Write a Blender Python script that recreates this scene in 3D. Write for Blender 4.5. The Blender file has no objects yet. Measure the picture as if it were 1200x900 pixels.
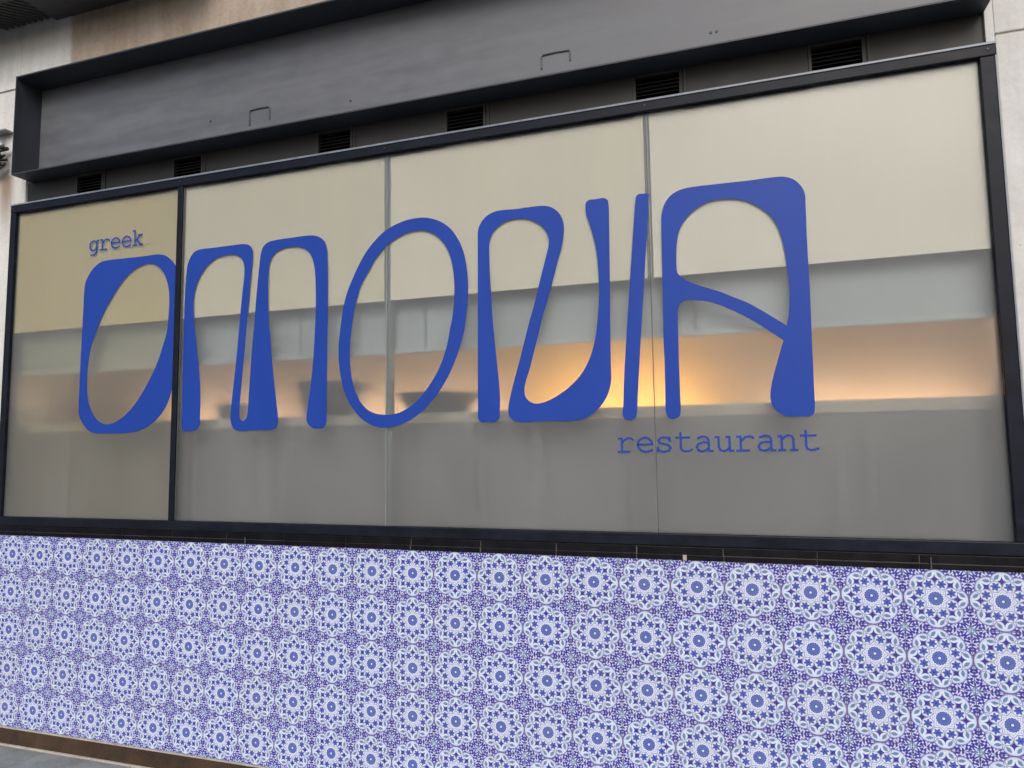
import bpy, bmesh, math, random
from mathutils import Vector, Matrix
random.seed(7)
scene = bpy.context.scene
G = 0.99                       # height of the centre line of the top tile row above the pavement

# ---------------------------------------------------------------- camera
cam_data = bpy.data.cameras.new('camera')
cam = bpy.data.objects.new('camera', cam_data)
scene.collection.objects.link(cam)
cam_data.sensor_width = 36.0
cam_data.sensor_fit = 'HORIZONTAL'
cam_data.lens = 814.6814 / 1200 * 36
cam_data.clip_start = 0.05
cam_data.clip_end = 2000
cr = Vector((0.94949335, 0.31349896, -0.01344568))
cu = Vector((0.04071129, -0.08058826, 0.99591572))
cf = Vector((-0.31113498, 0.94616274, 0.08928096))
cm = Matrix(((cr.x, cu.x, -cf.x, 3.7866), (cr.y, cu.y, -cf.y, -2.7951), (cr.z, cu.z, -cf.z, 0.5439 + G), (0, 0, 0, 1)))
cam.matrix_world = cm
scene.camera = cam

# ---------------------------------------------------------------- sky, sun, exposure
SUN_ELEV, SUN_AZ = math.radians(40), math.radians(18)      # azimuth: degrees to the right of straight out from the facade
world = bpy.data.worlds.new('World')
scene.world = world
world.use_nodes = True
wn = world.node_tree
wn.nodes.clear()
sky = wn.nodes.new('ShaderNodeTexSky')
sky.sky_type = 'NISHITA'
sky.sun_disc = False
sky.sun_elevation = SUN_ELEV
sky.sun_rotation = math.pi - SUN_AZ
sky.air_density = 1.0
sky.dust_density = 3.5
sky.ozone_density = 1.0
bg = wn.nodes.new('ShaderNodeBackground')
bg.inputs['Strength'].default_value = 0.10
wo = wn.nodes.new('ShaderNodeOutputWorld')
wn.links.new(sky.outputs[0], bg.inputs[0])
wn.links.new(bg.outputs[0], wo.inputs[0])
sun_d = bpy.data.lights.new('sun', 'SUN')
sun_d.energy = 1.4
sun_d.angle = math.radians(42)
sun_d.color = (1.0, 0.96, 0.90)
sun = bpy.data.objects.new('sun', sun_d)
scene.collection.objects.link(sun)
sdir = Vector((math.sin(SUN_AZ) * math.cos(SUN_ELEV), -math.cos(SUN_AZ) * math.cos(SUN_ELEV), math.sin(SUN_ELEV)))
sun.rotation_euler = sdir.to_track_quat('Z', 'Y').to_euler()
sun.location = (6, -12, 14)
vs = scene.view_settings
vs.view_transform = 'Standard'
vs.look = 'None'
vs.exposure = 0.38
vs.gamma = 1.0
vs.use_curve_mapping = False
scene.cycles.use_denoising = True
scene.cycles.max_bounces = 9
scene.cycles.transmission_bounces = 7
scene.cycles.transparent_max_bounces = 16
scene.cycles.sample_clamp_indirect = 6.0
scene.cycles.blur_glossy = 0.5

# ---------------------------------------------------------------- node expression helper
class NX:
    """tiny wrapper: python arithmetic -> Math nodes"""
    def __init__(s, nt, sock): s.nt, s.s = nt, sock
    def _m(s, op, *a):
        n = s.nt.nodes.new('ShaderNodeMath'); n.operation = op
        for i, v in enumerate((s,) + a):
            if isinstance(v, NX): s.nt.links.new(v.s, n.inputs[i])
            else: n.inputs[i].default_value = v
        return NX(s.nt, n.outputs[0])
    def c(s, v): return v if isinstance(v, NX) else const(s.nt, v)
    def __add__(s, o): return s._m('ADD', o)
    __radd__ = __add__
    def __sub__(s, o): return s._m('SUBTRACT', o)
    def __rsub__(s, o): return const(s.nt, o)._m('SUBTRACT', s)
    def __mul__(s, o): return s._m('MULTIPLY', o)
    __rmul__ = __mul__
    def __truediv__(s, o): return s._m('DIVIDE', o)
    def sin(s): return s._m('SINE')
    def cos(s): return s._m('COSINE')
    def abs(s): return s._m('ABSOLUTE')
    def sqrt(s): return s._m('SQRT')
    def lt(s, o): return s._m('LESS_THAN', o)
    def gt(s, o): return s._m('GREATER_THAN', o)
    def min(s, o): return s._m('MINIMUM', o)
    def max(s, o): return s._m('MAXIMUM', o)
    def pmod(s, o): return s._m('FLOORED_MODULO', o)
    def pw(s, o): return s._m('POWER', o)
    def atan2(s, o): return s._m('ARCTAN2', o)
    def smooth(s, a, b):
        n = s.nt.nodes.new('ShaderNodeMapRange'); n.interpolation_type = 'SMOOTHSTEP'
        n.inputs['From Min'].default_value = a; n.inputs['From Max'].default_value = b
        s.nt.links.new(s.s, n.inputs['Value']); return NX(s.nt, n.outputs[0])
def const(nt, v):
    n = nt.nodes.new('ShaderNodeValue'); n.outputs[0].default_value = v
    return NX(nt, n.outputs[0])
def hyp(a, b): return (a * a + b * b).sqrt()
def mixc(nt, fac, a, b):
    n = nt.nodes.new('ShaderNodeMix'); n.data_type = 'RGBA'
    for sock, v in ((n.inputs[0], fac), (n.inputs[6], a), (n.inputs[7], b)):
        if isinstance(v, NX): nt.links.new(v.s, sock)
        elif isinstance(v, bpy.types.NodeSocket): nt.links.new(v, sock)
        elif isinstance(v, (int, float)): sock.default_value = v
        else: sock.default_value = (v[0], v[1], v[2], 1)
    return n.outputs[2]
def new_mat(name):
    m = bpy.data.materials.new(name); m.use_nodes = True
    nt = m.node_tree
    b = nt.nodes['Principled BSDF']
    return m, nt, b
def coords(nt, kind='Object'):
    t = nt.nodes.new('ShaderNodeTexCoord')
    return t.outputs[kind]
def geo_pos(nt):
    return nt.nodes.new('ShaderNodeNewGeometry').outputs['Position']
def sep(nt, v):
    n = nt.nodes.new('ShaderNodeSeparateXYZ'); nt.links.new(v, n.inputs[0])
    return [NX(nt, n.outputs[i]) for i in range(3)]
def scaled(nt, v, sc):
    n = nt.nodes.new('ShaderNodeMapping'); n.inputs['Scale'].default_value = sc
    nt.links.new(v, n.inputs['Vector']); return n.outputs[0]
def noise(nt, v, scale, detail=4, rough=.55, dist=0.0):
    n = nt.nodes.new('ShaderNodeTexNoise')
    n.inputs['Scale'].default_value = scale; n.inputs['Detail'].default_value = detail
    n.inputs['Roughness'].default_value = rough; n.inputs['Distortion'].default_value = dist
    nt.links.new(v, n.inputs['Vector']); return NX(nt, n.outputs[0])
def bump(nt, b, h, strength, dist):
    n = nt.nodes.new('ShaderNodeBump'); n.inputs['Strength'].default_value = strength
    n.inputs['Distance'].default_value = dist
    nt.links.new(h.s, n.inputs['Height']); nt.links.new(n.outputs[0], b.inputs['Normal'])

def painted(name, col, rough=.45, var=.25, scale=(3, 3, 3), spec=.5, metal=0.0, bumpy=.0):
    """paint or metal with cloudy variation, streaks and faint dust"""
    m, nt, b = new_mat(name)
    p = geo_pos(nt)
    n1 = noise(nt, scaled(nt, p, scale), 2.0, 6, .6)
    n2 = noise(nt, scaled(nt, p, (scale[0] * 9, 9 * scale[1], 2 * scale[2])), 1.6, 4, .6)
    k = (n1 * .65 + n2 * .35).smooth(.3, .7)
    lo = [c * (1 - var) for c in col]; hi = [min(1, c * (1 + var)) for c in col]
    nt.links.new(mixc(nt, k, lo, hi), b.inputs['Base Color'])
    r = k * .18 + (rough - .09)
    nt.links.new(r.s, b.inputs['Roughness'])
    b.inputs['Metallic'].default_value = metal
    b.inputs['Specular IOR Level'].default_value = spec
    if bumpy: bump(nt, b, n1 + n2 * .4, bumpy, .004)
    return m

# ---------------------------------------------------------------- materials
def tile_material():
    m, nt, b = new_mat('printed_blue_tile')
    x, y, z = sep(nt, coords(nt))
    X, Y = x / 0.1, z / 0.1
    r = hyp(X, Y)
    th = Y.atan2(X)
    P4 = math.pi / 4
    a = (th + (math.pi / 8 + 2 * math.pi)).pmod(P4) - math.pi / 8
    a2 = (th + 2 * math.pi).pmod(P4) - math.pi / 8
    u, v = r * a.cos(), (r * a.sin()).abs()
    u2, v2 = r * a2.cos(), r * a2.sin()
    WHITE, PALE = (.61, .69, .87), (.44, .56, .82)
    DEEP, MID, TEAL = (.036, .028, .30), (.060, .095, .40), (.13, .22, .37)
    LILAC, LINE = (.22, .25, .57), (.25, .25, .44)
    # --- lace outside the medallion, folded about the tile's corners
    cx, cy = 1.0 - X.abs(), 1.0 - Y.abs()
    k = 2 * math.pi * 5.4
    w1 = (cx * k + (cy * (k * .55)).sin() * 1.7).sin()
    w2 = (cy * k + (cx * (k * .55)).sin() * 1.7).sin()
    w3 = ((cx + cy) * (k * .9)).sin() * ((cx - cy) * (k * .9)).cos()
    lace = w1 * w2 + w3 * .45
    col = mixc(nt, lace.smooth(.05, .18), DEEP, LILAC)
    col = mixc(nt, lace.smooth(.28, .42), col, (.56, .60, .80))
    # corner cross, pale blue with a white heart
    cross = (cx + .0004).sqrt() + (cy + .0004).sqrt()
    col = mixc(nt, cross.lt(.52), col, (.22, .36, .60))
    col = mixc(nt, cross.lt(.32), col, (.50, .66, .76))
    rc = hyp(cx, cy)
    col = mixc(nt, rc.lt(.055), col, WHITE)
    # --- medallion body
    lobe = hyp(u - .620, v) - .358
    body = lobe.min(r - .80)
    col = mixc(nt, body.lt(.028), col, (.16, .12, .45))
    col = mixc(nt, body.lt(.0), col, WHITE)
    inner = lobe.abs().lt(.012) * r.gt(.78)
    col = mixc(nt, inner, col, LINE)
    # pale inner shading ring of each lobe
    col = mixc(nt, (lobe.gt(-.075) * lobe.lt(-.02)) * r.gt(.76) * .55, col, PALE)
    # two leaves in each lobe
    lu, lv = u - .800, v - .150
    ca, sa = math.cos(math.radians(38)), math.sin(math.radians(38))
    l1, l2 = lu * ca - lv * sa, lv * ca + lu * sa
    leaf = (l1 / .112).abs().pw(1.5) + (l2 / .056).abs().pw(1.5)
    col = mixc(nt, leaf.lt(1.35), col, (.50, .58, .80))
    col = mixc(nt, leaf.lt(1.0), col, TEAL)
    # arcs that close each lobe on the inside
    arc = (hyp(u - .93, v) - .335).abs().lt(.013) * r.gt(.5) * body.lt(0)
    col = mixc(nt, arc, col, LINE)
    # dark four-pointed star between the flowers
    star = ((u - .665).abs() * .85 + .0001).sqrt() + (v + .0001).sqrt()
    col = mixc(nt, star.lt(.43), col, DEEP)
    # eight small flowers
    fu, fv = u2 - .525, v2
    rf = hyp(fu, fv)
    tf = fv.atan2(fu)
    col = mixc(nt, rf.lt(.194), col, LINE)
    col = mixc(nt, rf.lt(.172), col, WHITE)
    pet = rf - (tf * 6.0).cos() * .030 - .122
    col = mixc(nt, pet.lt(0.0), col, MID)
    col = mixc(nt, rf.lt(.034), col, DEEP)
    # lace of white beads round the middle
    ring = (r - (th * 16.0).cos() * .028 - .305).abs().lt(.012)
    col = mixc(nt, ring, col, (.34, .30, .52))
    ring2 = (r - (th * 8.0).cos() * .03 - .37).abs().lt(.010) * r.lt(.42)
    col = mixc(nt, ring2, col, LINE)
    # the blue rosette in the centre
    ros = r - (th * 16.0).cos() * .012 - .205
    col = mixc(nt, ros.lt(.024), col, (.05, .045, .30))
    col = mixc(nt, ros.lt(.0), col, (.095, .15, .46))
    col = mixc(nt, (r - .135 - (th * 12.0).cos() * .02).abs().lt(.018), col, MID)
    col = mixc(nt, r.lt(.075), col, DEEP)
    col = mixc(nt, r.lt(.045), col, WHITE)
    # glaze differs a little from tile to tile and over the wall
    oi = nt.nodes.new('ShaderNodeObjectInfo')
    rnd = NX(nt, oi.outputs['Random'])
    hsv = nt.nodes.new('ShaderNodeHueSaturation')
    nt.links.new(col, hsv.inputs['Color'])
    gp = geo_pos(nt)
    grime = noise(nt, scaled(nt, gp, (1, 1, 1)), 3.5, 5, .6)
    nt.links.new((rnd * .05 + grime * .08 + .92).s, hsv.inputs['Value'])
    nt.links.new((rnd * .06 + .90).s, hsv.inputs['Saturation'])
    nt.links.new(hsv.outputs[0], b.inputs['Base Color'])
    nt.links.new((grime * .25 + .16).s, b.inputs['Roughness'])
    bump(nt, b, noise(nt, gp, 22, 2, .5), .12, .004)
    return m

def concrete_material():
    m, nt, b = new_mat('cast_concrete')
    p = geo_pos(nt)
    x, y, z = sep(nt, p)
    n1 = noise(nt, p, 2.2, 8, .62)
    n2 = noise(nt, scaled(nt, p, (9, 9, 1.2)), 1.5, 5, .6)
    n3 = noise(nt, p, 60, 4, .6)
    k = (n1 * .5 + n2 * .3 + n3 * .2).smooth(.35, .66)
    col = mixc(nt, k, (.52, .525, .51), (.70, .705, .70))
    # a beige pour that begins beside the beam end and runs along the band above the lintel
    wob = n1 * .06
    patch = (x + wob).smooth(.27, .305) * (1.0 - (x + wob).smooth(4.9, 4.95)) * (z + n2 * .03).smooth(G + 2.70, G + 2.74)
    pc = mixc(nt, k, (.28, .225, .18), (.46, .385, .32))
    col = mixc(nt, patch, col, pc)
    # rust streak under the cable
    rx = ((x + .205).abs() + n2 * .05).smooth(.035, .11)
    rust = (1.0 - rx) * (1.0 - z.smooth(G + 2.13, G + 2.16)) * z.smooth(G + 1.72, G + 2.1)
    col = mixc(nt, rust * .75, col, (.20, .105, .055))
    # pin holes
    vo = nt.nodes.new('ShaderNodeTexVoronoi'); vo.inputs['Scale'].default_value = 38
    nt.links.new(p, vo.inputs['Vector'])
    hole = NX(nt, vo.outputs['Distance']).lt(.10) * n1.gt(.5)
    col = mixc(nt, hole * .6, col, (.17, .16, .14))
    nt.links.new(col, b.inputs['Base Color'])
    b.inputs['Roughness'].default_value = .88
    b.inputs['Specular IOR Level'].default_value = .25
    bump(nt, b, n1 * .6 + n3 * .35 - hole * .3, .35, .006)
    return m

def stone_material(name, lo, hi, sc=1.0, rough=.75):
    m, nt, b = new_mat(name)
    p = geo_pos(nt)
    n1 = noise(nt, p, 4 * sc, 8, .65, .4)
    n2 = noise(nt, p, 55 * sc, 4, .6)
    k = (n1 * .65 + n2 * .35).smooth(.32, .68)
    nt.links.new(mixc(nt, k, lo, hi), b.inputs['Base Color'])
    b.inputs['Roughness'].default_value = rough
    bump(nt, b, n1 * .4 + n2 * .6, .3, .003)
    return m

def glass_material(name, haze, tint, milk):
    m = bpy.data.materials.new(name); m.use_nodes = True
    nt = m.node_tree; nt.nodes.clear()
    N = nt.nodes.new
    p = geo_pos(nt)
    cl = noise(nt, scaled(nt, p, (1.0, 1.0, .45)), 2.2, 4, .55)
    st = noise(nt, scaled(nt, p, (38, 1, .5)), 1.0, 3, .5)
    refr = N('ShaderNodeBsdfRefraction'); refr.distribution = 'GGX'
    refr.inputs['Color'].default_value = (*tint, 1)
    refr.inputs['Roughness'].default_value = haze
    refr.inputs['IOR'].default_value = 1.10
    tr = N('ShaderNodeBsdfTransparent'); tr.inputs['Color'].default_value = (*tint, 1)
    mix1 = N('ShaderNodeMixShader'); mix1.inputs[0].default_value = .12
    nt.links.new(refr.outputs[0], mix1.inputs[1]); nt.links.new(tr.outputs[0], mix1.inputs[2])
    dif = N('ShaderNodeBsdfDiffuse'); dif.inputs['Color'].default_value = (.60, .62, .65, 1)
    mix2 = N('ShaderNodeMixShader')
    nt.links.new(((cl * .6 + st * .4).smooth(.3, .7) * (milk * .5) + milk * .75).s, mix2.inputs[0])
    nt.links.new(mix1.outputs[0], mix2.inputs[1]); nt.links.new(dif.outputs[0], mix2.inputs[2])
    gl = N('ShaderNodeBsdfGlossy'); gl.inputs['Roughness'].default_value = .16
    fr = N('ShaderNodeFresnel'); fr.inputs['IOR'].default_value = 1.38
    geo = N('ShaderNodeNewGeometry')
    front = 1.0 - NX(nt, geo.outputs['Backfacing'])
    mix3 = N('ShaderNodeMixShader')
    nt.links.new((NX(nt, fr.outputs[0]) * front * .8).s, mix3.inputs[0])
    nt.links.new(mix2.outputs[0], mix3.inputs[1]); nt.links.new(gl.outputs[0], mix3.inputs[2])
    out = N('ShaderNodeOutputMaterial')
    nt.links.new(mix3.outputs[0], out.inputs[0])
    return m

def emit_material(name, col, s):
    m, nt, b = new_mat(name)
    b.inputs['Base Color'].default_value = (.8, .7, .5, 1)
    b.inputs['Emission Color'].default_value = (*col, 1)
    b.inputs['Emission Strength'].default_value = s
    return m

M = {}
M['tile'] = tile_material()
M['concrete'] = concrete_material()
M['frame'] = painted('anthracite_frame_paint', (.009, .011, .019), .42, .3, (2, 2, 6), spec=.15)
M['cap'] = painted('pale_frame_edge', (.20, .23, .28), .35, .3, (6, 6, 6))  # paler grey for the thin strips along the frame's top and right edges
M['web'] = painted('grey_steel_paint', (.112, .120, .138), .5, .2, (.55, 3, 6), bumpy=.04)
M['flange'] = painted('dark_steel_paint', (.030, .034, .045), .55, .25, (2, 2, 2))
M['panel'] = painted('dark_vent_panel_paint', (.022, .021, .022), .6, .3, (2, 2, 2))
M['vent'] = painted('black_louvre_paint', (.040, .039, .042), .5, .3, (4, 4, 4))
M['dark'] = painted('dark_void', (.006, .006, .007), .9, .2)
M['blue'] = painted('blue_vinyl', (.014, .053, .33), .42, .06, (1, 1, 1), spec=.22)
M['black_tile'] = painted('black_glazed_strip', (.006, .006, .009), .35, .35, (5, 5, 5), spec=.2)
M['grout'] = stone_material('grey_grout', (.36, .35, .40), (.50, .49, .54), 3, .9)
M['dark_grout'] = stone_material('dark_dusty_grout', (.03, .028, .027), (.11, .105, .10), 2.5, .9)
M['rust'] = stone_material('brown_plinth_stone', (.022, .012, .007), (.065, .036, .018), 1.6, .6)
M['mortar'] = stone_material('pale_mortar', (.30, .28, .24), (.46, .43, .38), 3, .9)
M['pave'] = stone_material('grey_paving', (.13, .145, .15), (.24, .26, .265), 1.0, .7)
M['asphalt'] = stone_material('street_asphalt', (.035, .036, .04), (.07, .07, .075), 1.5, .9)
M['deck'] = painted('dark_metal_deck', (.022, .021, .022), .5, .3)
M['beam'] = painted('dark_canopy_beam', (.045, .045, .048), .55, .3)
M['cable'] = painted('black_cable_sheath', (.018, .018, .022), .28, .3, (9, 9, 9))
M['galv'] = painted('galvanised_steel', (.30, .31, .31), .45, .25, (8, 8, 8), metal=.6)
M['silicone'] = painted('pale_silicone', (.31, .35, .37), .35, .15, (3, 3, 9))
M['silicone_dark'] = painted('grey_silicone', (.10, .11, .11), .4, .2, (3, 3, 9))
M['post'] = painted('grey_post_paint', (.15, .17, .175), .5, .15)
M['mark'] = painted('dark_scuff', (.062, .062, .070), .6, .25, (8, 8, 8))
M['mark_pale'] = painted('faint_scuff', (.100, .097, .108), .6, .25, (8, 8, 8))
M['glass'] = glass_material('frosted_glass', .50, (.945, .95, .94), .10)
M['glass_warm'] = glass_material('frosted_glass_sheen_tint', .70, (.95, .93, .84), .12)  # yellow tint stands in for the warm reflection on the left pane
M['cream_a'] = painted('cream_film_sheen_tint_a', (.595, .555, .435), .7, .05, (1, 1, .6))  # film tints step from golden to pale, imitating the sheen across the glass
M['cream_b'] = painted('cream_film_sheen_tint_b', (.645, .615, .505), .7, .05, (1, 1, .6))
M['cream_c'] = painted('cream_film_sheen_tint_c', (.70, .68, .595), .7, .05, (1, 1, .6))
M['cream_warm'] = painted('cream_film_sheen_tint_warm', (.555, .515, .375), .7, .06, (1, 1, .6))  # golden end of the painted sheen, for the leftmost sheet
M['hood'] = painted('brushed_steel_hood', (.33, .375, .40), .5, .16, (1.2, 1, 1.6), metal=.1)
M['counter'] = painted('grey_counter_panel', (.138, .139, .146), .6, .14, (.8, 1, 1))
M['ledge'] = painted('pale_worktop_edge', (.34, .32, .285), .5, .12)
M['room'] = painted('kitchen_wall_paint', (.62, .55, .47), .7, .08)
M['pot'] = painted('dull_steel_pan', (.09, .09, .09), .45, .2, (4, 4, 4), metal=.3)
M['lamp'] = emit_material('warm_lamp_glow', (1.0, .52, .12), 84.0)
M['lamp_peach'] = emit_material('peach_lamp_glow', (1.0, .65, .40), 22.0)
M['added_lamp_pink'] = emit_material('added_lamp_glow', (1.0, .64, .42), 20.0)

# ---------------------------------------------------------------- mesh helpers
COL = scene.collection
def tag(o, label=None, cat=None, group=None, kind=None):
    if label: o['label'] = label
    if cat: o['category'] = cat
    if group: o['group'] = group
    if kind: o['kind'] = kind
    return o
def thing(name, label, cat, loc, group=None):
    o = bpy.data.objects.new(name, None); COL.objects.link(o)
    o.empty_display_size = .1
    o.location = loc
    return tag(o, label, cat, group)
def world_loc(o):
    v = Vector(o.location)
    while o.parent: o = o.parent; v += o.location
    return v
def link(name, me, mat, parent=None, loc=None):
    """mesh given in world coordinates; the object's origin goes to loc (world)"""
    loc = Vector(loc) if loc is not None else (world_loc(parent) if parent else Vector((0, 0, 0)))
    o = bpy.data.objects.new(name, me); COL.objects.link(o)
    if mat is not None and not me.materials: me.materials.append(mat)
    if parent:
        o.parent = parent; o.location = loc - world_loc(parent)
    else:
        o.location = loc
    return o
def finish(bm, name, mat, parent=None, loc=None, smooth=False):
    bmesh.ops.recalc_face_normals(bm, faces=bm.faces)
    base = Vector(loc) if loc is not None else (world_loc(parent) if parent else Vector((0, 0, 0)))
    bmesh.ops.translate(bm, verts=bm.verts, vec=-base)
    me = bpy.data.meshes.new(name)
    bm.to_mesh(me); bm.free()
    if smooth:
        for f in me.polygons: f.use_smooth = True
    return link(name, me, mat, parent, base)
def add_box(bm, x0, x1, y0, y1, z0, z1, bev=0.0, seg=2):
    g = bmesh.ops.create_cube(bm, size=1.0)
    for v in g['verts']:
        v.co.x = x0 + (v.co.x + .5) * (x1 - x0)
        v.co.y = y0 + (v.co.y + .5) * (y1 - y0)
        v.co.z = z0 + (v.co.z + .5) * (z1 - z0)
    if bev:
        es = list({e for v in g['verts'] for e in v.link_edges})
        bmesh.ops.bevel(bm, geom=es, offset=bev, segments=seg, affect='EDGES', profile=.5)
def box(name, x0, x1, y0, y1, z0, z1, mat, parent=None, bev=0.0, loc=None):
    bm = bmesh.new(); add_box(bm, x0, x1, y0, y1, z0, z1, bev)
    return finish(bm, name, mat, parent, loc)
def add_prism(bm, prof, x0, x1):
    """profile in (y, z) swept along x"""
    a = [bm.verts.new((x0, y, z)) for y, z in prof]
    b = [bm.verts.new((x1, y, z)) for y, z in prof]
    n = len(prof)
    bm.faces.new(a); bm.faces.new(b[::-1])
    for i in range(n): bm.faces.new((a[i], b[i], b[(i + 1) % n], a[(i + 1) % n]))
def add_tube(bm, pts, rad, sides=8):
    rings = []
    for i, p in enumerate(pts):
        p = Vector(p)
        d = (Vector(pts[min(i + 1, len(pts) - 1)]) - Vector(pts[max(i - 1, 0)])).normalized()
        s = d.cross(Vector((0, 0, 1)) if abs(d.z) < .9 else Vector((0, 1, 0))).normalized()
        t = d.cross(s)
        rings.append([bm.verts.new(p + (s * math.cos(2 * math.pi * k / sides) + t * math.sin(2 * math.pi * k / sides)) * rad) for k in range(sides)])
    for a, b in zip(rings, rings[1:]):
        for k in range(sides): bm.faces.new((a[k], a[(k + 1) % sides], b[(k + 1) % sides], b[k]))
    bm.faces.new(rings[0][::-1]); bm.faces.new(rings[-1])
def add_lathe(bm, c, prof, sides=40):
    """profile of (radius, z) turned about a vertical axis"""
    rings = [[bm.verts.new((c[0] + r * math.cos(2 * math.pi * k / sides), c[1] + r * math.sin(2 * math.pi * k / sides), c[2] + z)) for k in range(sides)] for r, z in prof]
    for a, b in zip(rings, rings[1:]):
        for k in range(sides): bm.faces.new((a[k], a[(k + 1) % sides], b[(k + 1) % sides], b[k]))
    bm.faces.new(rings[0]); bm.faces.new(rings[-1])
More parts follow.
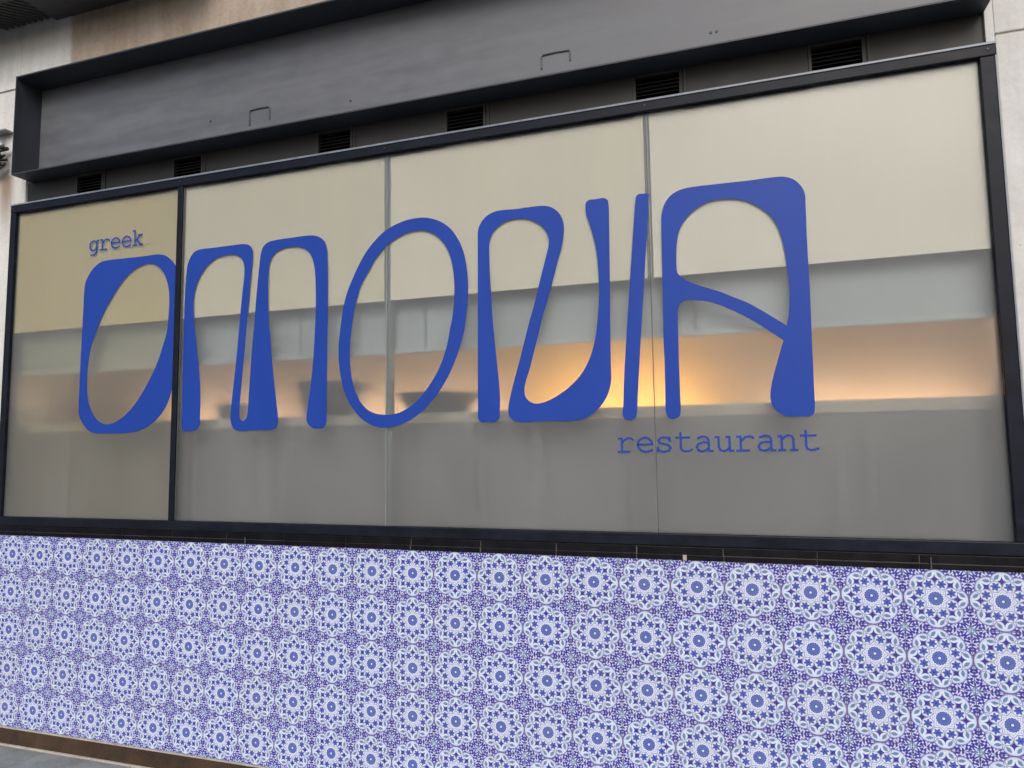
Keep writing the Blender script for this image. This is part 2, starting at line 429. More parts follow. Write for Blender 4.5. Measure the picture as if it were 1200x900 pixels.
LETTERS = {'O1': [[(0.5801, 2.5609), (0.6712, 2.5601), (0.7608, 2.5592), (0.8492, 2.5584), (0.9325, 2.558), (0.9779, 2.5449), (1.0199, 2.5136), (1.0471, 2.478), (1.0587, 2.441), (1.0603, 2.3574), (1.0596, 2.2388), (1.0581, 2.1798), (1.0572, 2.0476), (1.0537, 1.9484), (1.0478, 1.8729), (1.0286, 1.804), (1.0015, 1.7526), (0.9595, 1.7044), (0.9021, 1.6651), (0.8361, 1.6402), (0.7611, 1.6299), (0.6539, 1.6295), (0.5445, 1.6328), (0.4963, 1.6469), (0.4544, 1.6841), (0.4255, 1.7273), (0.4184, 1.7823), (0.4185, 1.868), (0.4181, 1.991), (0.4194, 2.0836), (0.4208, 2.1766), (0.4224, 2.3106), (0.4233, 2.3983), (0.4287, 2.4482), (0.4509, 2.4903), (0.4854, 2.528), (0.5324, 2.5549)],
 [(0.8131, 2.5093), (0.8624, 2.5162), (0.9044, 2.5067), (0.943, 2.4818), (0.9744, 2.4427), (0.9974, 2.3866), (1.0069, 2.332), (1.0079, 2.2663), (1.004, 2.1953), (0.9974, 2.1395), (0.9743, 2.07), (0.9408, 1.9832), (0.8993, 1.9085), (0.843, 1.8251), (0.7855, 1.7591), (0.7267, 1.7134), (0.6666, 1.6852), (0.6127, 1.6775), (0.5649, 1.6936), (0.5235, 1.7307), (0.4931, 1.78), (0.4765, 1.8353), (0.4708, 1.8965), (0.4708, 1.97), (0.4786, 2.0495), (0.4951, 2.1163), (0.5187, 2.1703), (0.5413, 2.2274), (0.574, 2.2868), (0.6183, 2.3513), (0.6702, 2.4148), (0.7225, 2.4656), (0.7677, 2.4921)]], 'M': [[(1.1897, 2.5564), (1.2965, 2.5572), (1.4013, 2.5579), (1.4744, 2.5553), (1.5045, 2.5427), (1.5196, 2.5159), (1.519, 2.4692), (1.5126, 2.3837), (1.5042, 2.2772), (1.4937, 2.1572), (1.4862, 2.0516), (1.4737, 1.9115), (1.4655, 1.8069), (1.4596, 1.7097), (1.467, 1.6831), (1.4823, 1.6744), (1.4988, 1.6823), (1.5081, 1.7083), (1.5141, 1.8052), (1.5212, 1.9233), (1.529, 2.049), (1.5389, 2.1611), (1.545, 2.2598), (1.5549, 2.3727), (1.5631, 2.4577), (1.5712, 2.507), (1.5848, 2.5343), (1.6137, 2.5513), (1.655, 2.5569), (1.737, 2.5587), (1.8339, 2.5594), (1.8738, 2.5551), (1.9096, 2.5407), (1.9335, 2.5152), (1.9457, 2.4757), (1.9497, 2.4063), (1.9521, 2.2687), (1.9529, 2.1323), (1.9518, 2.0917), (1.9519, 1.9567), (1.9519, 1.8226), (1.952, 1.6896), (1.9494, 1.6532), (1.9366, 1.6336), (1.9098, 1.6296), (1.8788, 1.6329), (1.8553, 1.6487), (1.8433, 1.669), (1.848, 1.7191), (1.8572, 1.786), (1.8678, 1.8664), (1.8766, 1.9606), (1.8822, 2.0622), (1.8867, 2.1917), (1.8863, 2.2741), (1.883, 2.3434), (1.8759, 2.4064), (1.8593, 2.4567), (1.8309, 2.491), (1.7946, 2.5081), (1.7541, 2.5138), (1.7052, 2.5118), (1.6644, 2.499), (1.636, 2.4755), (1.6201, 2.4415), (1.6154, 2.3886), (1.6138, 2.3108), (1.6172, 2.2259), (1.6243, 2.1272), (1.6319, 2.0778), (1.644, 1.9659), (1.6593, 1.8548), (1.6725, 1.7652), (1.6818, 1.7036), (1.684, 1.6695), (1.6773, 1.6425), (1.6574, 1.6307), (1.5597, 1.6286), (1.4685, 1.6263), (1.4347, 1.6339), (1.4155, 1.6586), (1.4077, 1.6971), (1.4127, 1.7598), (1.4206, 1.8436), (1.4309, 1.9346), (1.4408, 2.0401), (1.4484, 2.1389), (1.4569, 2.2381), (1.4649, 2.3233), (1.4723, 2.4017), (1.4693, 2.4524), (1.4531, 2.4843), (1.4286, 2.5027), (1.3939, 2.5106), (1.3417, 2.51), (1.2895, 2.4976), (1.2461, 2.4702), (1.2117, 2.4329), (1.1862, 2.3909), (1.17, 2.3408), (1.1641, 2.2751), (1.1698, 2.1868), (1.1853, 2.0984), (1.1991, 2.0034), (1.214, 1.902), (1.2223, 1.8087), (1.2236, 1.7161), (1.2217, 1.6665), (1.2068, 1.6399), (1.1763, 1.632), (1.1321, 1.6315), (1.114, 1.6376), (1.1107, 1.6548), (1.1101, 1.7479), (1.108, 1.9284), (1.1073, 2.0739), (1.1072, 2.2279), (1.1087, 2.3385), (1.1128, 2.4271), (1.1199, 2.486), (1.141, 2.5286), (1.163, 2.5487)]], 'O2': [[(2.4451, 2.5766), (2.4947, 2.5655), (2.5437, 2.542), (2.5852, 2.5077), (2.6193, 2.4584), (2.6428, 2.4041), (2.6579, 2.3382), (2.6654, 2.2607), (2.6634, 2.1844), (2.656, 2.1087), (2.6475, 2.0524), (2.6274, 1.9778), (2.5937, 1.8946), (2.5524, 1.819), (2.5056, 1.7565), (2.4572, 1.7076), (2.4084, 1.671), (2.3522, 1.6439), (2.2954, 1.6292), (2.2451, 1.6264), (2.2016, 1.6344), (2.1577, 1.6549), (2.1131, 1.6918), (2.0755, 1.7387), (2.045, 1.7991), (2.0254, 1.8728), (2.0148, 1.9467), (2.014, 2.0204), (2.021, 2.0871), (2.0375, 2.1939), (2.056, 2.2601), (2.0821, 2.3188), (2.1156, 2.3835), (2.1529, 2.4409), (2.1975, 2.4904), (2.2493, 2.5321), (2.308, 2.5592), (2.3734, 2.5751)],
 [(2.445, 2.5169), (2.4804, 2.5064), (2.5224, 2.4787), (2.5571, 2.4358), (2.581, 2.3845), (2.5944, 2.325), (2.6008, 2.2535), (2.5982, 2.1768), (2.5895, 2.1008), (2.579, 2.0569), (2.5615, 1.9753), (2.5337, 1.9007), (2.499, 1.8389), (2.4573, 1.7836), (2.4084, 1.7345), (2.3592, 1.7042), (2.3095, 1.6864), (2.2594, 1.6833), (2.2159, 1.689), (2.172, 1.7064), (2.135, 1.7401), (2.105, 1.7903), (2.0858, 1.8503), (2.0755, 1.9236), (2.0734, 1.9969), (2.0802, 2.0833), (2.0982, 2.1893), (2.1165, 2.2551), (2.1387, 2.3071), (2.1684, 2.3515), (2.2053, 2.4086), (2.2569, 2.4606), (2.3081, 2.492), (2.3662, 2.5138), (2.4093, 2.5189)]], 'N': [[(2.7956, 2.5621), (2.9007, 2.5621), (3.0035, 2.5621), (3.0414, 2.5549), (3.0724, 2.5349), (3.0937, 2.5062), (3.1041, 2.4678), (3.1024, 2.4185), (3.0908, 2.3643), (3.0742, 2.3106), (3.0541, 2.2387), (3.0308, 2.1611), (3.0044, 2.0836), (2.9842, 2.0056), (2.9641, 1.9338), (2.9441, 1.862), (2.9242, 1.8023), (2.9193, 1.7722), (2.9232, 1.7419), (2.9387, 1.7233), (2.9635, 1.7122), (2.9946, 1.7142), (3.0381, 1.7289), (3.0876, 1.7569), (3.1307, 1.7907), (3.1615, 1.822), (3.1895, 1.865), (3.2115, 1.9141), (3.2278, 1.9724), (3.2384, 2.0429), (3.2484, 2.1554), (3.2487, 2.2153), (3.247, 2.2696), (3.2425, 2.3304), (3.2337, 2.3859), (3.2183, 2.4485), (3.2025, 2.4994), (3.1996, 2.5305), (3.2025, 2.5516), (3.2149, 2.5606), (3.2452, 2.5616), (3.2783, 2.5617), (3.2931, 2.5525), (3.2974, 2.5337), (3.2976, 2.4516), (3.2961, 2.301), (3.2941, 2.1815), (3.2912, 1.9802), (3.2899, 1.8629), (3.2892, 1.7929), (3.2813, 1.7584), (3.2627, 1.7183), (3.2355, 1.6843), (3.1994, 1.6562), (3.1694, 1.6424), (3.1334, 1.6363), (3.0118, 1.6375), (2.8806, 1.6388), (2.8585, 1.6502), (2.8461, 1.6717), (2.8465, 1.702), (2.8567, 1.7503), (2.8769, 1.8225), (2.9004, 1.9007), (2.9239, 1.985), (2.9441, 2.0572), (2.9742, 2.1533), (2.9911, 2.2197), (3.0079, 2.2799), (3.0248, 2.3401), (3.037, 2.3884), (3.0363, 2.4195), (3.0237, 2.4521), (3.002, 2.4782), (2.9737, 2.4984), (2.9387, 2.5132), (2.9, 2.5184), (2.8609, 2.516), (2.8246, 2.503), (2.7947, 2.4809), (2.7757, 2.4511), (2.7674, 2.4168), (2.7668, 2.3659), (2.7691, 2.2769), (2.7729, 2.2008), (2.78, 2.0748), (2.7886, 1.9746), (2.7973, 1.8875), (2.8048, 1.8134), (2.8086, 1.752), (2.8078, 1.691), (2.8029, 1.6547), (2.7878, 1.6392), (2.7554, 1.6388), (2.7228, 1.6396), (2.7098, 1.6509), (2.7077, 1.7063), (2.7082, 1.8298), (2.7101, 2.0168), (2.7112, 2.1363), (2.7127, 2.2947), (2.714, 2.4225), (2.716, 2.4866), (2.7284, 2.5174), (2.7521, 2.5436)]], 'I': [[(3.423, 2.5595), (3.4404, 2.5597), (3.4612, 2.5582), (3.4651, 2.5541), (3.4641, 2.5398), (3.4616, 2.4983), (3.4543, 2.4097), (3.4459, 2.3216), (3.4381, 2.2338), (3.4178, 2.0048), (3.4073, 1.8802), (3.3964, 1.7425), (3.3899, 1.6603), (3.3824, 1.6386), (3.3638, 1.6335), (3.3413, 1.6369), (3.3334, 1.6515), (3.336, 1.6963), (3.3434, 1.8138), (3.3519, 1.918), (3.3697, 2.1219), (3.378, 2.2098), (3.3863, 2.298), (3.3947, 2.3865), (3.4031, 2.4754), (3.4095, 2.5347), (3.4141, 2.5534)]], 'A': [[(3.6221, 2.5609), (3.743, 2.5611), (3.8499, 2.5594), (3.9544, 2.56), (3.9851, 2.5558), (4.0151, 2.5415), (4.0392, 2.5141), (4.0518, 2.4816), (4.0526, 2.4368), (4.0517, 2.3534), (4.0512, 2.2594), (4.0513, 2.1879), (4.0524, 2.1276), (4.0515, 2.0351), (4.0505, 1.9324), (4.0498, 1.8357), (4.0497, 1.8143), (4.0487, 1.7311), (4.0485, 1.6674), (4.0444, 1.6421), (4.0322, 1.631), (3.9968, 1.6307), (3.9493, 1.6332), (3.92, 1.6488), (3.9, 1.6752), (3.8946, 1.7046), (3.8988, 1.7434), (3.9114, 1.7949), (3.9291, 1.8527), (3.9432, 1.8977), (3.9509, 1.9201, 1), (3.9122, 1.9521), (3.8576, 1.9943), (3.8019, 2.0316), (3.7451, 2.0639), (3.6926, 2.0877), (3.6388, 2.1005), (3.595, 2.1023), (3.5737, 2.0913), (3.5647, 2.0719), (3.5626, 2.0261), (3.5619, 1.9403), (3.5603, 1.8268), (3.5639, 1.9402), (3.5617, 1.838), (3.5616, 1.7364), (3.561, 1.6623), (3.5551, 1.6423), (3.5318, 1.6334), (3.5121, 1.64), (3.5042, 1.6605), (3.5041, 1.7385), (3.5052, 1.875), (3.5047, 1.8865), (3.505, 2.0013), (3.5065, 2.1168), (3.508, 2.2332), (3.5105, 2.4152), (3.5131, 2.4623), (3.5246, 2.5024), (3.5483, 2.535), (3.5828, 2.5542)],
 [(3.7728, 2.4958), (3.8152, 2.4875), (3.8567, 2.4697), (3.8973, 2.439), (3.927, 2.4071), (3.9484, 2.3652), (3.9616, 2.3189), (3.9716, 2.2565), (3.9764, 2.195), (3.9804, 2.1173), (3.9774, 2.0517), (3.9732, 2.0136), (3.9649, 1.976, 1), (3.9297, 2.003), (3.8802, 2.0397), (3.8298, 2.0742), (3.7784, 2.1007), (3.7263, 2.1275), (3.6732, 2.1491), (3.6249, 2.1704), (3.5872, 2.194), (3.5685, 2.2159), (3.5649, 2.2395), (3.5655, 2.2918), (3.5685, 2.3324), (3.5768, 2.3783), (3.5949, 2.4173), (3.6239, 2.4519), (3.6579, 2.477), (3.7024, 2.4948), (3.7405, 2.4981)]]}

# ================================================================ the setting
pv = box('street', -300, 300, -400, -2.95, -.30, -.13, M['asphalt']); tag(pv, kind='structure')
pvm = thing('pavement', None, None, (0, 0, 0)); tag(pvm, kind='structure')
box('bedding', -60, 60, -2.94, .30, -.40, -.012, M['dark_grout'], pvm)
box('kerb', -60, 60, -2.94, -2.80, -.011, .0, M['mortar'], pvm, .01)
def slab_mesh():
    bm = bmesh.new(); add_box(bm, -.298, .298, -.198, .198, -.03, 0, .004, 1)
    bmesh.ops.recalc_face_normals(bm, faces=bm.faces)
    me = bpy.data.meshes.new('slab'); bm.to_mesh(me); bm.free(); me.materials.append(M['pave']); return me
sm = slab_mesh()
for j in range(7):
    for i in range(-3, 12):
        o = link('slab', sm, None, pvm, ((i + .5 * (j % 2)) * .6, -.205 - .4 * j, random.uniform(-.0015, .0)))

# ---- concrete facade
fac = thing('concrete_facade', 'pale grey cast concrete facade framing the window, with a beige band above', 'wall', (2.3, .2, 0))
YC = .006
box('side_panel', -6.0, -.138, YC, .30, G - .6, G + 3.6, M['concrete'], fac, .004)
box('side_panel', 4.706, 10.0, YC, .30, .0, G + 1.988, M['concrete'], fac, .004)
box('side_panel', 4.706, 10.0, YC, .30, G + 1.996, G + 3.6, M['concrete'], fac, .004)
box('side_panel', -6.0, -.138, YC + .001, .30, 0, G - .604, M['concrete'], fac, .004)
box('side_panel', -.1375, -.0485, YC, .10, G + 1.962, G + 2.6635, M['concrete'], fac, .002)
box('side_panel', 4.6775, 4.7055, YC, .10, G + 1.962, G + 2.7115, M['concrete'], fac, .002)
box('joint', 4.71, 10.0, YC + .006, .29, G + 1.986, G + 1.998, M['mortar'], fac)
box('lintel_band', -.136, 4.704, YC, .30, G + 2.712, G + 3.6, M['concrete'], fac, .004)
# rough mortar fillet between band and steel: uneven upper edge
bm = bmesh.new()
xs = [-.6 + i * .035 for i in range(160)]
top, bot, tb, bb = [], [], [], []
for x in xs:
    h = 2.706 + .006 * math.sin(x * 7) + random.uniform(-.005, .006)
    top.append(bm.verts.new((x, YC - .006, G + h))); tb.append(bm.verts.new((x, YC + .05, G + h + .003)))
    bot.append(bm.verts.new((x, YC - .009, G + 2.664))); bb.append(bm.verts.new((x, YC + .05, G + 2.664)))
for i in range(len(xs) - 1):
    bm.faces.new((bot[i], bot[i + 1], top[i + 1], top[i])); bm.faces.new((top[i], top[i + 1], tb[i + 1], tb[i])); bm.faces.new((bb[i], bb[i + 1], bot[i + 1], bot[i]))
finish(bm, 'mortar_fillet', M['concrete'], fac)

# ---- canopy high above: ribbed deck and a cross beam
can = thing('canopy', 'dark ribbed metal canopy soffit above the left end of the facade', 'canopy', (0, -.2, G + 3.03))
box('deck_sheet', -6, 1.3, -.24, .004, G + 3.075, G + 3.09, M['deck'], can)
bm0 = bmesh.new(); add_box(bm0, -.9, .9, -.012, .012, 0, .040, .004, 1)
bmesh.ops.recalc_face_normals(bm0, faces=bm0.faces)
rib_me = bpy.data.meshes.new('rib'); bm0.to_mesh(rib_me); bm0.free(); rib_me.materials.append(M['deck'])
for i in range(34):
    # ribs run at 45 degrees to the wall, each clipped to the bay left of the beam
    c = -1.30 + i * .046
    x1 = .125; x0 = max(-2.2, -.23 - c)
    x1 = min(x1, -.012 - c)
    if x1 - x0 < .05: continue
    o = link('rib', rib_me, None, can, ((x0 + x1) / 2, (x0 + x1) / 2 + c, G + 3.034))
    o.rotation_euler.z = math.pi / 4
    o.scale.x = (x1 - x0) * math.sqrt(2) / 1.8
box('cross_beam', .135, 1.3, -.24, .003, G + 3.022, G + 3.074, M['beam'], can, .004)
box('edge_trim', -6, 1.3, -.265, -.242, G + 2.99, G + 3.12, M['beam'], can, .004)
box('roof_slab', -6, 10, .31, 2.6, G + 3.095, G + 3.6 + .4, M['concrete'], can)

# ---- steel lintel: tilted web between a top flange and two end plates
lin = thing('steel_lintel', 'dark grey steel box lintel with tilted face above the long window', 'lintel', (2.33, 0, G + 2.085))
ZB, ZT = G + 2.085, G + 2.654
XL, XR = -.018, 4.680
YW = .050
bm = bmesh.new(); add_box(bm, XL + .0062, XR - .0062, YW, YW + .008, ZB + .0085, ZT - .0065)
finish(bm, 'web', M['web'], lin)
box('bottom_flange', XL, XR, -.102, YW + .008, ZB, ZB + .008, M['flange'], lin, .0015)
box('top_flange', XL, XR, -.104, .10, ZT - .006, ZT + .004, M['flange'], lin, .002)
for x in (XL, XR - .006):
    box('end_plate', x, x + .006, -.103, .10, ZB + .0085, ZT - .0065, M['flange'], lin, .0015)
for x0, x1, z0, z1, mt in ((1.455, 1.575, 2.201, 2.279, 'mark'), (3.010, 3.139, 2.207, 2.269, 'mark_pale')):
    bm = bmesh.new(); y = YW - .003
    pts = [(x0, y, G + z0), (x0 - .001, y, G + z1 - .008), (x0 + .006, y, G + z1), ((x0 + x1) / 2, y, G + z1 + .003), (x1 - .006, y, G + z1 + .001), (x1, y, G + z1 - .006), (x1 + .001, y, G + z0 + .016)]
    add_tube(bm, pts, .0038, 6)
    finish(bm, 'wire_handle', M[mt], lin)
for x, z in ((3.732, 2.228), (3.755, 2.228), (2.044, 2.23), (1.207, 2.264)):
    bm = bmesh.new()
    bmesh.ops.create_cone(bm, cap_ends=True, segments=10, radius1=.006, radius2=.005, depth=.006, matrix=Matrix.Translation((x, YW, G + z)) @ Matrix.Rotation(math.pi / 2, 4, 'X'))
    finish(bm, 'screw', M['vent'], lin)

# ---- recessed panel with louvres between window and lintel
pan = thing('recessed_fascia', 'dark recessed strip between lintel and window head holding the louvres', 'panel', (2.33, .02, G + 1.95))
YP = .020
vx = [.418, 1.093, 1.975, 2.654, 3.512, 4.19]
edges = [XL - .03] + [v for x in vx for v in (x - .101, x + .101)] + [XR - .0035]
for i in range(0, len(edges), 2):
    box('infill_sheet', edges[i], edges[i + 1], YP, YP + .01, G + 1.90, ZB - .001, M['panel'], pan)
box('back_sheet', -.137, 4.705, .101, .109, G + 1.90, G + 2.72, M['dark'], pan)
for x in vx:
    box('cover_strip', x + .106, x + .118, YP - .006, YP - .0005, G + 1.92, ZB - .002, M['panel'], pan, .001)
vent_labels = ['leftmost small black louvre, near the left end of the dark strip',
               'black louvre above the dark mullion, second from the left',
               'black louvre between the dark mullion and the first glass joint, third from left',
               'black louvre just right of the first glass joint, fourth from left',
               'black louvre directly above the second glass joint, fifth from left',
               'rightmost and most visible black louvre, near the upper right corner']
def make_vent(label, x):
    t = thing('vent_grille', label, 'vent', (x, YP, G + 1.965), 'louvres in the dark strip above the window')
    z0, z1 = G + 1.962, G + 2.0835
    b = bmesh.new()
    add_box(b, x - .1005, x - .088, YP - .004, YP + .03, z0, z1, .001, 1)
    add_box(b, x + .088, x + .1005, YP - .004, YP + .03, z0, z1, .001, 1)
    add_box(b, x - .0875, x + .0875, YP - .004, YP + .03, z1 - .014, z1, .001, 1)
    add_box(b, x - .0875, x + .0875, YP - .004, YP + .03, z0, z0 + .010, .001, 1)
    finish(b, 'frame', M['panel'], t)
    for k in range(5):
        zc = z0 + .020 + k * .0165
        b = bmesh.new()
        add_prism(b, [(YP, zc - .006), (YP + .002, zc - .0075), (YP + .026, zc + .0065), (YP + .024, zc + .008)], x - .0868, x + .0868)
        finish(b, 'slat', M['vent'], t)
for l, x in zip(vent_labels, vx): make_vent(l, x)

# ---- shopfront window
win = thing('shopfront_window', 'long frosted shop window in a dark metal frame above the tiled wall', 'window', (2.28, 0, G + .15))
FX0, FX1, FZ0, FZ1 = -.140, 4.703, G + .152, G + 1.961      # outer frame
IX0, IX1, IZ0, IZ1 = -.098, 4.650, G + .199, G + 1.910      # inner frame
YF = -.008
head_rail = box('frame_rail', FX0, FX1, YF, .055, IZ1, FZ1, M['frame'], win, .004)
box('frame_rail', FX0, FX1, YF, .055, FZ0, IZ0, M['frame'], win, .004)
box('frame_jamb', FX0, IX0, YF + .0015, .053, IZ0 + .0005, IZ1 - .0005, M['frame'], win, .003)
right_jamb = box('frame_jamb', IX1, FX1, YF + .0015, .053, IZ0 + .0005, IZ1 - .0005, M['frame'], win, .003)
box('head_cap', FX0 + .002, FX1 - .002, YF - .004, YF - .0005, FZ1 - .010, FZ1 - .001, M['cap'], head_rail, .001)
box('edge_cap', FX1 - .0065, FX1 - .0015, YF - .0025, YF + .001, IZ0, IZ1 - .001, M['cap'], right_jamb, .001)
mull = box('mullion', 1.057, 1.089, -.006, .052, IZ0 + .0005, IZ1 - .0005, M['frame'], win, .003)
box('bead', 1.0892, 1.0922, .004, .0115, IZ0 + .001, IZ1 - .001, M['silicone_dark'], mull, .001)
for jx_, jm in ((FX0 + .021, head_rail), (FX1 - .027, head_rail), (1.073, head_rail), (2.262, head_rail), (3.461, head_rail)):
    bm = bmesh.new()
    bmesh.ops.create_cone(bm, cap_ends=True, segments=10, radius1=.0042, radius2=.0036, depth=.003, matrix=Matrix.Translation((jx_, YF - .001, FZ1 - .026)) @ Matrix.Rotation(math.pi / 2, 4, 'X'))
    finish(bm, 'screw', M['vent'], jm)
GY0, GY1 = .0120, .0200
pane_x = [(IX0 - .01, 1.060), (1.0893, 2.2608), (2.2638, 3.4585), (3.4620, IX1 + .01)]
for i, (a, b_) in enumerate(pane_x):
    p_ = box('pane', a, b_, GY0, GY1, IZ0 - .008, IZ1 + .008, M['glass_warm' if i == 0 else 'glass'], win)
    if i == 0: p_['label'] = 'warm toned frosted pane left of the dark mullion'
box('joint', 2.2610, 2.2636, GY0 - .0004, GY1 + .0002, IZ0 + .0005, IZ1 - .0005, M['silicone'], win)
box('joint', 3.4588, 3.4617, GY0 - .0004, GY1 + .0002, IZ0 + .0005, IZ1 - .0005, M['silicone_dark'], win)

# cream film panels behind the upper part of each pane, held short of the glass joints
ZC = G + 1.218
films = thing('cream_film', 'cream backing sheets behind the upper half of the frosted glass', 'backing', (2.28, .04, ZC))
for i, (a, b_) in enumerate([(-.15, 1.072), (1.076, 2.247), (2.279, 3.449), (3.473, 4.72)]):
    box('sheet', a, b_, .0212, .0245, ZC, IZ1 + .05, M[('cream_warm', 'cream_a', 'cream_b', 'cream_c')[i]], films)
box('joint_strip', 3.4545, 3.4662, .0212, .0232, ZC, IZ1 + .05, M['silicone'], films)
post = thing('window_post', 'slim grey post standing inside behind the first glass joint', 'post', (2.262, .07, G + .1))
box('shaft', 2.247, 2.279, .030, .066, G + .1, IZ1 + .1, M['post'], post, .004)

# ---- big flowing blue letters
def catmull(pts, n=6):
    out = []
    N = len(pts)
    for i in range(N):
        p0, p1, p2, p3 = (Vector(pts[(i + k - 1) % N][:2]) for k in range(4))
        c1, c2 = len(pts[i]) > 2, len(pts[(i + 1) % N]) > 2
        if c1: p0 = p1 - (p2 - p1)
        if c2: p3 = p2 + (p2 - p1)
        def tj(t, a, b): return t + max((b - a).length, 1e-6) ** .5
        t0 = 0; t1 = tj(t0, p0, p1); t2 = tj(t1, p1, p2); t3 = tj(t2, p2, p3)
        for k in range(n):
            t = t1 + (t2 - t1) * k / n
            A1 = p0 * ((t1 - t) / (t1 - t0)) + p1 * ((t - t0) / (t1 - t0))
            A2 = p1 * ((t2 - t) / (t2 - t1)) + p2 * ((t - t1) / (t2 - t1))
            A3 = p2 * ((t3 - t) / (t3 - t2)) + p3 * ((t - t2) / (t3 - t2))
            B1 = A1 * ((t2 - t) / (t2 - t0)) + A2 * ((t - t0) / (t2 - t0))
            B2 = A2 * ((t3 - t) / (t3 - t1)) + A3 * ((t - t1) / (t3 - t1))
            out.append(B1 * ((t2 - t) / (t2 - t1)) + B2 * ((t - t1) / (t2 - t1)))
    return out
YL = .0111
def letter(contours, parent):
    cu_ = bpy.data.curves.new('letter', 'CURVE'); cu_.dimensions = '2D'; cu_.fill_mode = 'BOTH'; cu_.extrude = .0006
    for c in contours:
        pts = catmull(c)
        sp = cu_.splines.new('POLY'); sp.points.add(len(pts) - 1); sp.use_cyclic_u = True
        for q, v in zip(sp.points, pts): q.co = (v.x, v.y, 0, 1)
    tmp = bpy.data.objects.new('tmp', cu_); COL.objects.link(tmp)
    dg = bpy.context.evaluated_depsgraph_get(); dg.update()
    me = bpy.data.meshes.new_from_object(tmp.evaluated_get(dg))
    bpy.data.objects.remove(tmp); bpy.data.curves.remove(cu_)
    base = world_loc(parent)
    me.transform(Matrix.Rotation(math.pi / 2, 4, 'X'))
    me.transform(Matrix.Translation(Vector((0, YL, 0)) - base))
    me.name = 'letter'
    me.materials.clear()
    return link('letter', me, M['blue'], parent, base)
word = thing('window_lettering', 'large flowing blue letters of the main word across the frosted glass', 'lettering', (2.3, YL, G + .68))
for k in ('O1', 'M', 'O2', 'N', 'I', 'A'): letter(LETTERS[k], word)

# ---- small typewriter words
GL = {
 'r': [[(.07, .42), (.17, .42), (.17, 0)], [(.05, 0), (.41, 0)], [(.17, .25), (.24, .35), (.33, .415), (.43, .43), (.50, .41), (.54, .37)]],
 'e': [[(.08, .225), (.52, .225), (.50, .32), (.43, .40), (.30, .44), (.17, .40), (.095, .32), (.075, .215), (.10, .11), (.18, .025), (.31, -.008), (.43, .008), (.52, .05)]],
 'g': [[(.46, .22), (.43, .34), (.36, .41), (.27, .435), (.17, .40), (.095, .32), (.075, .21), (.10, .11), (.17, .03), (.27, 0), (.36, .02), (.43, .09), (.46, .22)], [(.55, .42), (.46, .42), (.46, -.05), (.43, -.13), (.36, -.18), (.27, -.19), (.15, -.185)]],
 'k': [[(.05, .62), (.15, .62), (.15, 0)], [(.05, 0), (.24, 0)], [(.15, .15), (.43, .42)], [(.34, .42), (.53, .42)], [(.26, .255), (.47, 0)], [(.38, 0), (.56, 0)]],
 's': [[(.475, .43), (.475, .32)], [(.47, .34), (.41, .41), (.30, .44), (.18, .415), (.12, .34), (.16, .265), (.30, .225), (.44, .185), (.495, .11), (.44, .02), (.30, -.01), (.17, .01), (.095, .09)], [(.095, .0), (.095, .12)]],
 't': [[(.20, .57), (.20, .10), (.23, .03), (.31, -.005), (.42, 0), (.53, .035)], [(.06, .42), (.47, .42)]],
 'a': [[(.12, .39), (.20, .43), (.30, .44), (.40, .41), (.44, .33), (.44, 0), (.55, 0)], [(.44, .24), (.28, .265), (.13, .22), (.075, .12), (.12, .02), (.23, -.01), (.35, .02), (.44, .10)]],
 'u': [[(.04, .42), (.13, .42), (.13, .12), (.17, .02), (.27, -.01), (.38, .03), (.45, .11)], [(.36, .42), (.45, .42), (.45, 0), (.55, 0)]],
 'n': [[(.04, .42), (.13, .42), (.13, 0)], [(.04, 0), (.22, 0)], [(.13, .30), (.22, .40), (.32, .44), (.42, .41), (.455, .32), (.455, 0)], [(.375, 0), (.55, 0)]]}
def stroke_mesh(bm, pts, w, y0, y1):
    P = [Vector(p) for p in pts]
    n = len(P); L_, R_ = [], []
    for i in range(n):
        d1 = (P[i] - P[i - 1]).normalized() if i else (P[1] - P[0]).normalized()
        d2 = (P[i + 1] - P[i]).normalized() if i < n - 1 else d1
        t = (d1 + d2); t = t.normalized() if t.length > 1e-5 else d1
        nn = Vector((-t.y, t.x)); k = 1 / max(.5, nn.dot(Vector((-d1.y, d1.x))))
        e = t * (w * .35) * (-1 if i == 0 else 1 if i == n - 1 else 0)
        L_.append(P[i] + nn * (w / 2 * k) + e); R_.append(P[i] - nn * (w / 2 * k) + e)
    ring = L_ + R_[::-1]
    f = [bm.verts.new((v.x, y0, v.y)) for v in ring]; b = [bm.verts.new((v.x, y1, v.y)) for v in ring]
    m = len(ring)
    for i in range(n - 1):
        bm.faces.new((f[i], f[i + 1], f[m - 2 - i], f[m - 1 - i]))
    for i in range(m): bm.faces.new((f[i], b[i], b[(i + 1) % m], f[(i + 1) % m]))
def small_word(txt, x0, zb, adv, label):
    em = adv / .6
    t = thing('window_lettering', label, 'lettering', (x0 + adv * len(txt) / 2, YL, zb))
    for i, ch in enumerate(txt):
        bm = bmesh.new()
        for j, s in enumerate(GL[ch]):
            pts = [(x0 + i * adv + px * em, zb + pz * em) for px, pz in s]
            stroke_mesh(bm, pts, em * .062, YL - .0006 - j * .00012, YL + .0006)
        finish(bm, 'letter', M['blue'], t)
small_word('greek', .4415, G + 1.6345, .0760, 'small blue typewriter lettering at the upper left pane')
small_word('restaurant', 3.3045, G + .5160, .0758, 'small blue typewriter lettering below the end of the big word')

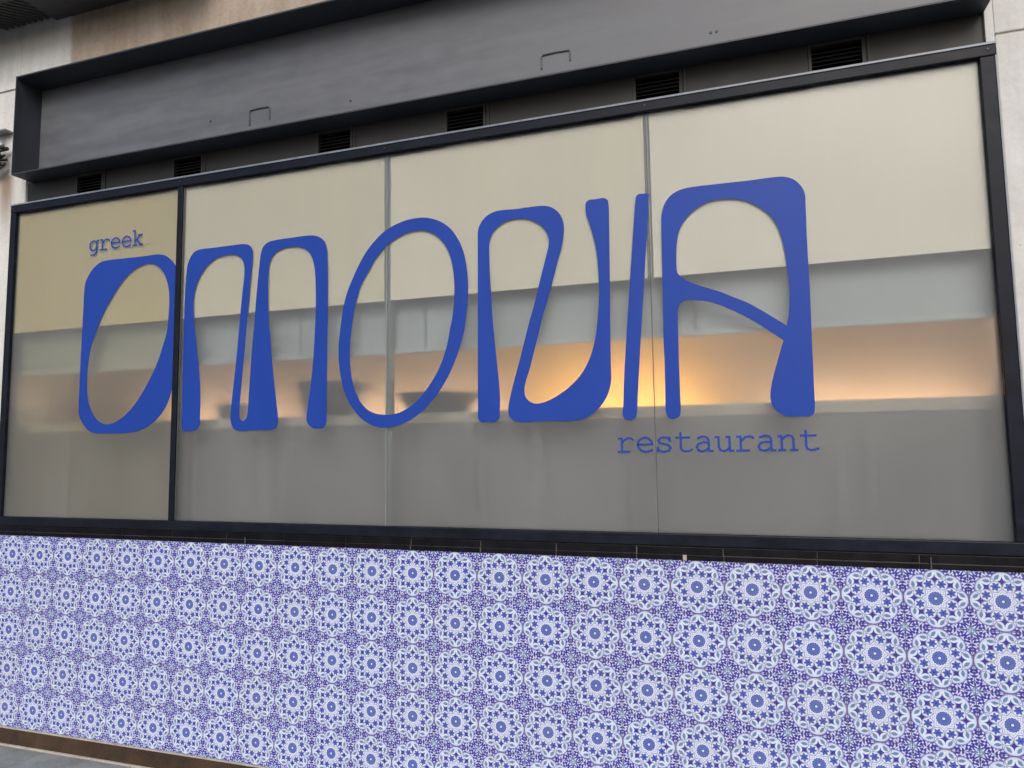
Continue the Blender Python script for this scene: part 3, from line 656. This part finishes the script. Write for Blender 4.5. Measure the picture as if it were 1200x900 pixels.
# ---- black strip courses under the frame
sill = thing('black_tile_border', 'two thin courses of black tile strips between window frame and patterned tiles', 'border', (2.28, 0, G + .097))
box('mortar_bed', -.32, 4.98, .0022, .03, G + .0975, G + .1495, M['dark_grout'], sill)
jx = [-.32 + .3275 * i + .092 for i in range(-1, 17)]
for row, (z0, z1, y0) in enumerate(((.0985, .1185, -.0035), (.1205, .1485, -.001))):
    for i in range(len(jx) - 1):
        off = random.uniform(-.006, .006); w = .0012 if random.random() < .7 else .003
        box('strip', max(-.32, jx[i] + w), jx[i + 1] - w, y0 + random.uniform(-.001, .001), .0021, G + z0, G + z1 - random.uniform(0, .0012), M['black_tile'], sill, .0012)
for x, z0, z1 in ((3.560, .0975, .119), (4.392, .0975, .140), (2.392, .0975, .118), (2.719, .0975, .118), (1.522, .0985, .130)):
    box('mortar_blob', x - (.009 if x == 3.560 else .003), x + (.006 if x == 3.560 else .0025), -.0065, -.002, G + z0, G + z1, M['mortar' if x == 3.560 else 'dark_grout'], sill, .002)

# ---- patterned tiles
tw = thing('tiled_wall', 'wall base of blue and white medallion patterned tiles under the window', 'wall', (2.3, .01, 0))
box('backing', -.32, 5.10, .0062, .30, G - .9, G + .097, M['grout'], tw)
bm = bmesh.new(); add_box(bm, -.0988, .0988, 0, .0066, -.0988, .0988, .0012, 2)
bmesh.ops.recalc_face_normals(bm, faces=bm.faces)
tile_me = bpy.data.meshes.new('tile'); bm.to_mesh(tile_me); bm.free(); tile_me.materials.append(M['tile'])
for r in range(5):
    for c in range(-1, 26):
        o = link('tile', tile_me, None, tw, (c * .2, random.uniform(-.0009, .0009), G - .0005 - r * .2))
        o.rotation_euler = (random.uniform(-.004, .004), random.choice((0, math.pi / 2, math.pi, -math.pi / 2)) + random.uniform(-.002, .002), random.uniform(-.004, .004))
box('edge_strip', -.32, 5.10, -.004, .0061, G - .908, G - .9005, M['mortar'], tw, .001)
pl = thing('plinth', 'dark brown stone plinth strip at the foot of the tiled wall', 'plinth', (2.3, 0, 0))
box('plinth_stone', -.62, 1.58, -.002, .2, -.01, G - .9085, M['rust'], pl, .002)
box('plinth_stone', 1.583, 5.1, -.002, .2, -.01, G - .9085, M['rust'], pl, .002)
box('mortar_line', -.62, 5.1, -.016, -.0025, -.006, .006, M['mortar'], pl, .002)

# ---- cable bundle and bracket at the left edge
cb = thing('cable_bundle', 'tangled bundle of black cables on concrete beside the lintel', 'cables', (-.22, 0, G + 2.16))
rnd = random.Random(3)
for i in range(11):
    z = 2.165 + i * .0145
    bm = bmesh.new()
    pts = []
    for k in range(9):
        x = -.75 + k * .073
        pts.append((x, -.022 - .03 * rnd.random() - (.012 if i % 2 else 0), G + z + .028 * math.sin(k * .9 + i * 1.7) + rnd.uniform(-.006, .006)))
    add_tube(bm, pts, rnd.choice((.007, .009, .011)), 8)
    finish(bm, 'cable', M['galv'] if i in (8,) else M['cable'], cb, smooth=True)
br = thing('wall_bracket', 'small galvanised wall bracket above the black cables', 'bracket', (-.22, 0, G + 2.34))
box('arm', -.30, -.165, -.045, .003, G + 2.395, G + 2.405, M['galv'], br, .001)
box('hanger', -.225, -.212, -.045, -.039, G + 2.30, G + 2.394, M['galv'], br, .001)
box('hanger', -.245, -.232, -.045, -.039, G + 2.34, G + 2.394, M['galv'], br, .001)

# ================================================================ the kitchen behind the glass
room = thing('kitchen_room', 'plain warm kitchen room behind the frosted glass', 'room', (2.3, 1, 0))
RY = .95
box('back_wall', -.6, 5.2, RY, RY + .1, .0, G + 2.6, M['room'], room)
box('end_wall', -.7, -.58, .301, RY + .1, .0, G + 2.6, M['room'], room)
box('end_wall', 5.12, 5.25, .301, RY + .1, .0, G + 2.6, M['room'], room)
box('room_ceiling', -.7, 5.25, .105, RY + .1, G + 2.3, G + 2.4, M['room'], room)
box('room_floor', -.7, 5.25, .305, RY + .1, .02, .06, M['pave'], room)
hd = thing('extractor_hood', 'grey steel hood hanging across the kitchen above the warm glow', 'hood', (2.3, .4, G + 1.0))
box('hood_front', -.5, 5.1, .085, .101, G + .990, G + 1.9, M['hood'], hd, .003)
box('hood_rim', -.5, 5.1, .068, .0845, G + .976, G + 1.000, M['hood'], hd, .004)
box('hood_top', -.5, 5.1, .102, .60, G + 1.6, G + 1.62, M['hood'], hd)
for x in (.35, 1.75, 2.42, 2.95, 3.62):
    box('seam', x, x + .010, .0815, .0845, G + 1.002, G + 1.88, M['post'], hd)
wt = thing('worktop', 'grey kitchen counter with pale edge just behind the glass', 'counter', (2.3, .2, G - .1))
box('top_board', -.5, 5.1, .120, .60, G + .655, G + .703, M['ledge'], wt, .003)
box('front_panel', -.5, 5.1, .125, .14, G - .3, G + .654, M['counter'], wt)
def bowl(label, name, x, y, r, h, rb):
    t = thing(name, label, 'pan', (x, y, G + .7035))
    bm = bmesh.new()
    add_lathe(bm, (x, y, G + .7035), [(rb * .9, 0), (rb, .004), (rb + (r - rb) * .55, h * .5), (r * .975, h * .95), (r + .006, h * .97), (r + .006, h), (r * .95, h), (r * .9, h * .9), (rb * .9, .012), (.01, .01)])
    finish(bm, 'bowl', M['pot'], t, smooth=True)
    bm = bmesh.new()
    add_tube(bm, [(x + r * .95, y, G + .7035 + h * .8), (x + r + .025, y, G + .7035 + h * .86), (x + r + .03, y + .03, G + .7035 + h * .86), (x + r * .93, y + .04, G + .7035 + h * .8)], .005)
    finish(bm, 'handle', M['pot'], t)
bowl('tall grey pan in silhouette under the second arch of the big letters', 'cooking_pot', 1.79, .31, .185, .172, .13)
bowl('wide shallow bowl in silhouette inside the round third letter', 'mixing_bowl', 2.38, .34, .215, .098, .13)
bowl('small low pan in silhouette inside the left arch of the second letter', 'sauce_pan', 1.18, .31, .09, .085, .085)

# warm strip lamps low behind the worktop
def strip(label, x0, x1, z, mat, y=RY - .12):
    t = thing('strip_lamp', label, 'lamp', ((x0 + x1) / 2, y, z))
    box('housing', x0 - .02, x1 + .02, y - .034, y + .006, z - .04, z - .014, M['galv'], t, .002)
    bm = bmesh.new(); add_tube(bm, [(x0, y - .014, z), (x1, y - .014, z)], .012, 12)
    finish(bm, 'tube', mat, t)
strip('amber strip lamp glowing low behind the counter between the last letters', 2.75, 3.60, G + .665, M['lamp'])
strip('soft strip lamp low behind the counter at the right end', 3.90, 4.85, G + .665, M['lamp_peach'])
strip('soft strip lamp low behind the counter near the pans', 1.35, 2.55, G + .665, M['lamp_peach'])
strip('unseen strip lamp added behind the counter to warm the left pane', .0, 1.1, G + .665, M['added_lamp_pink'])  # extra lamp, added only to warm the left pane
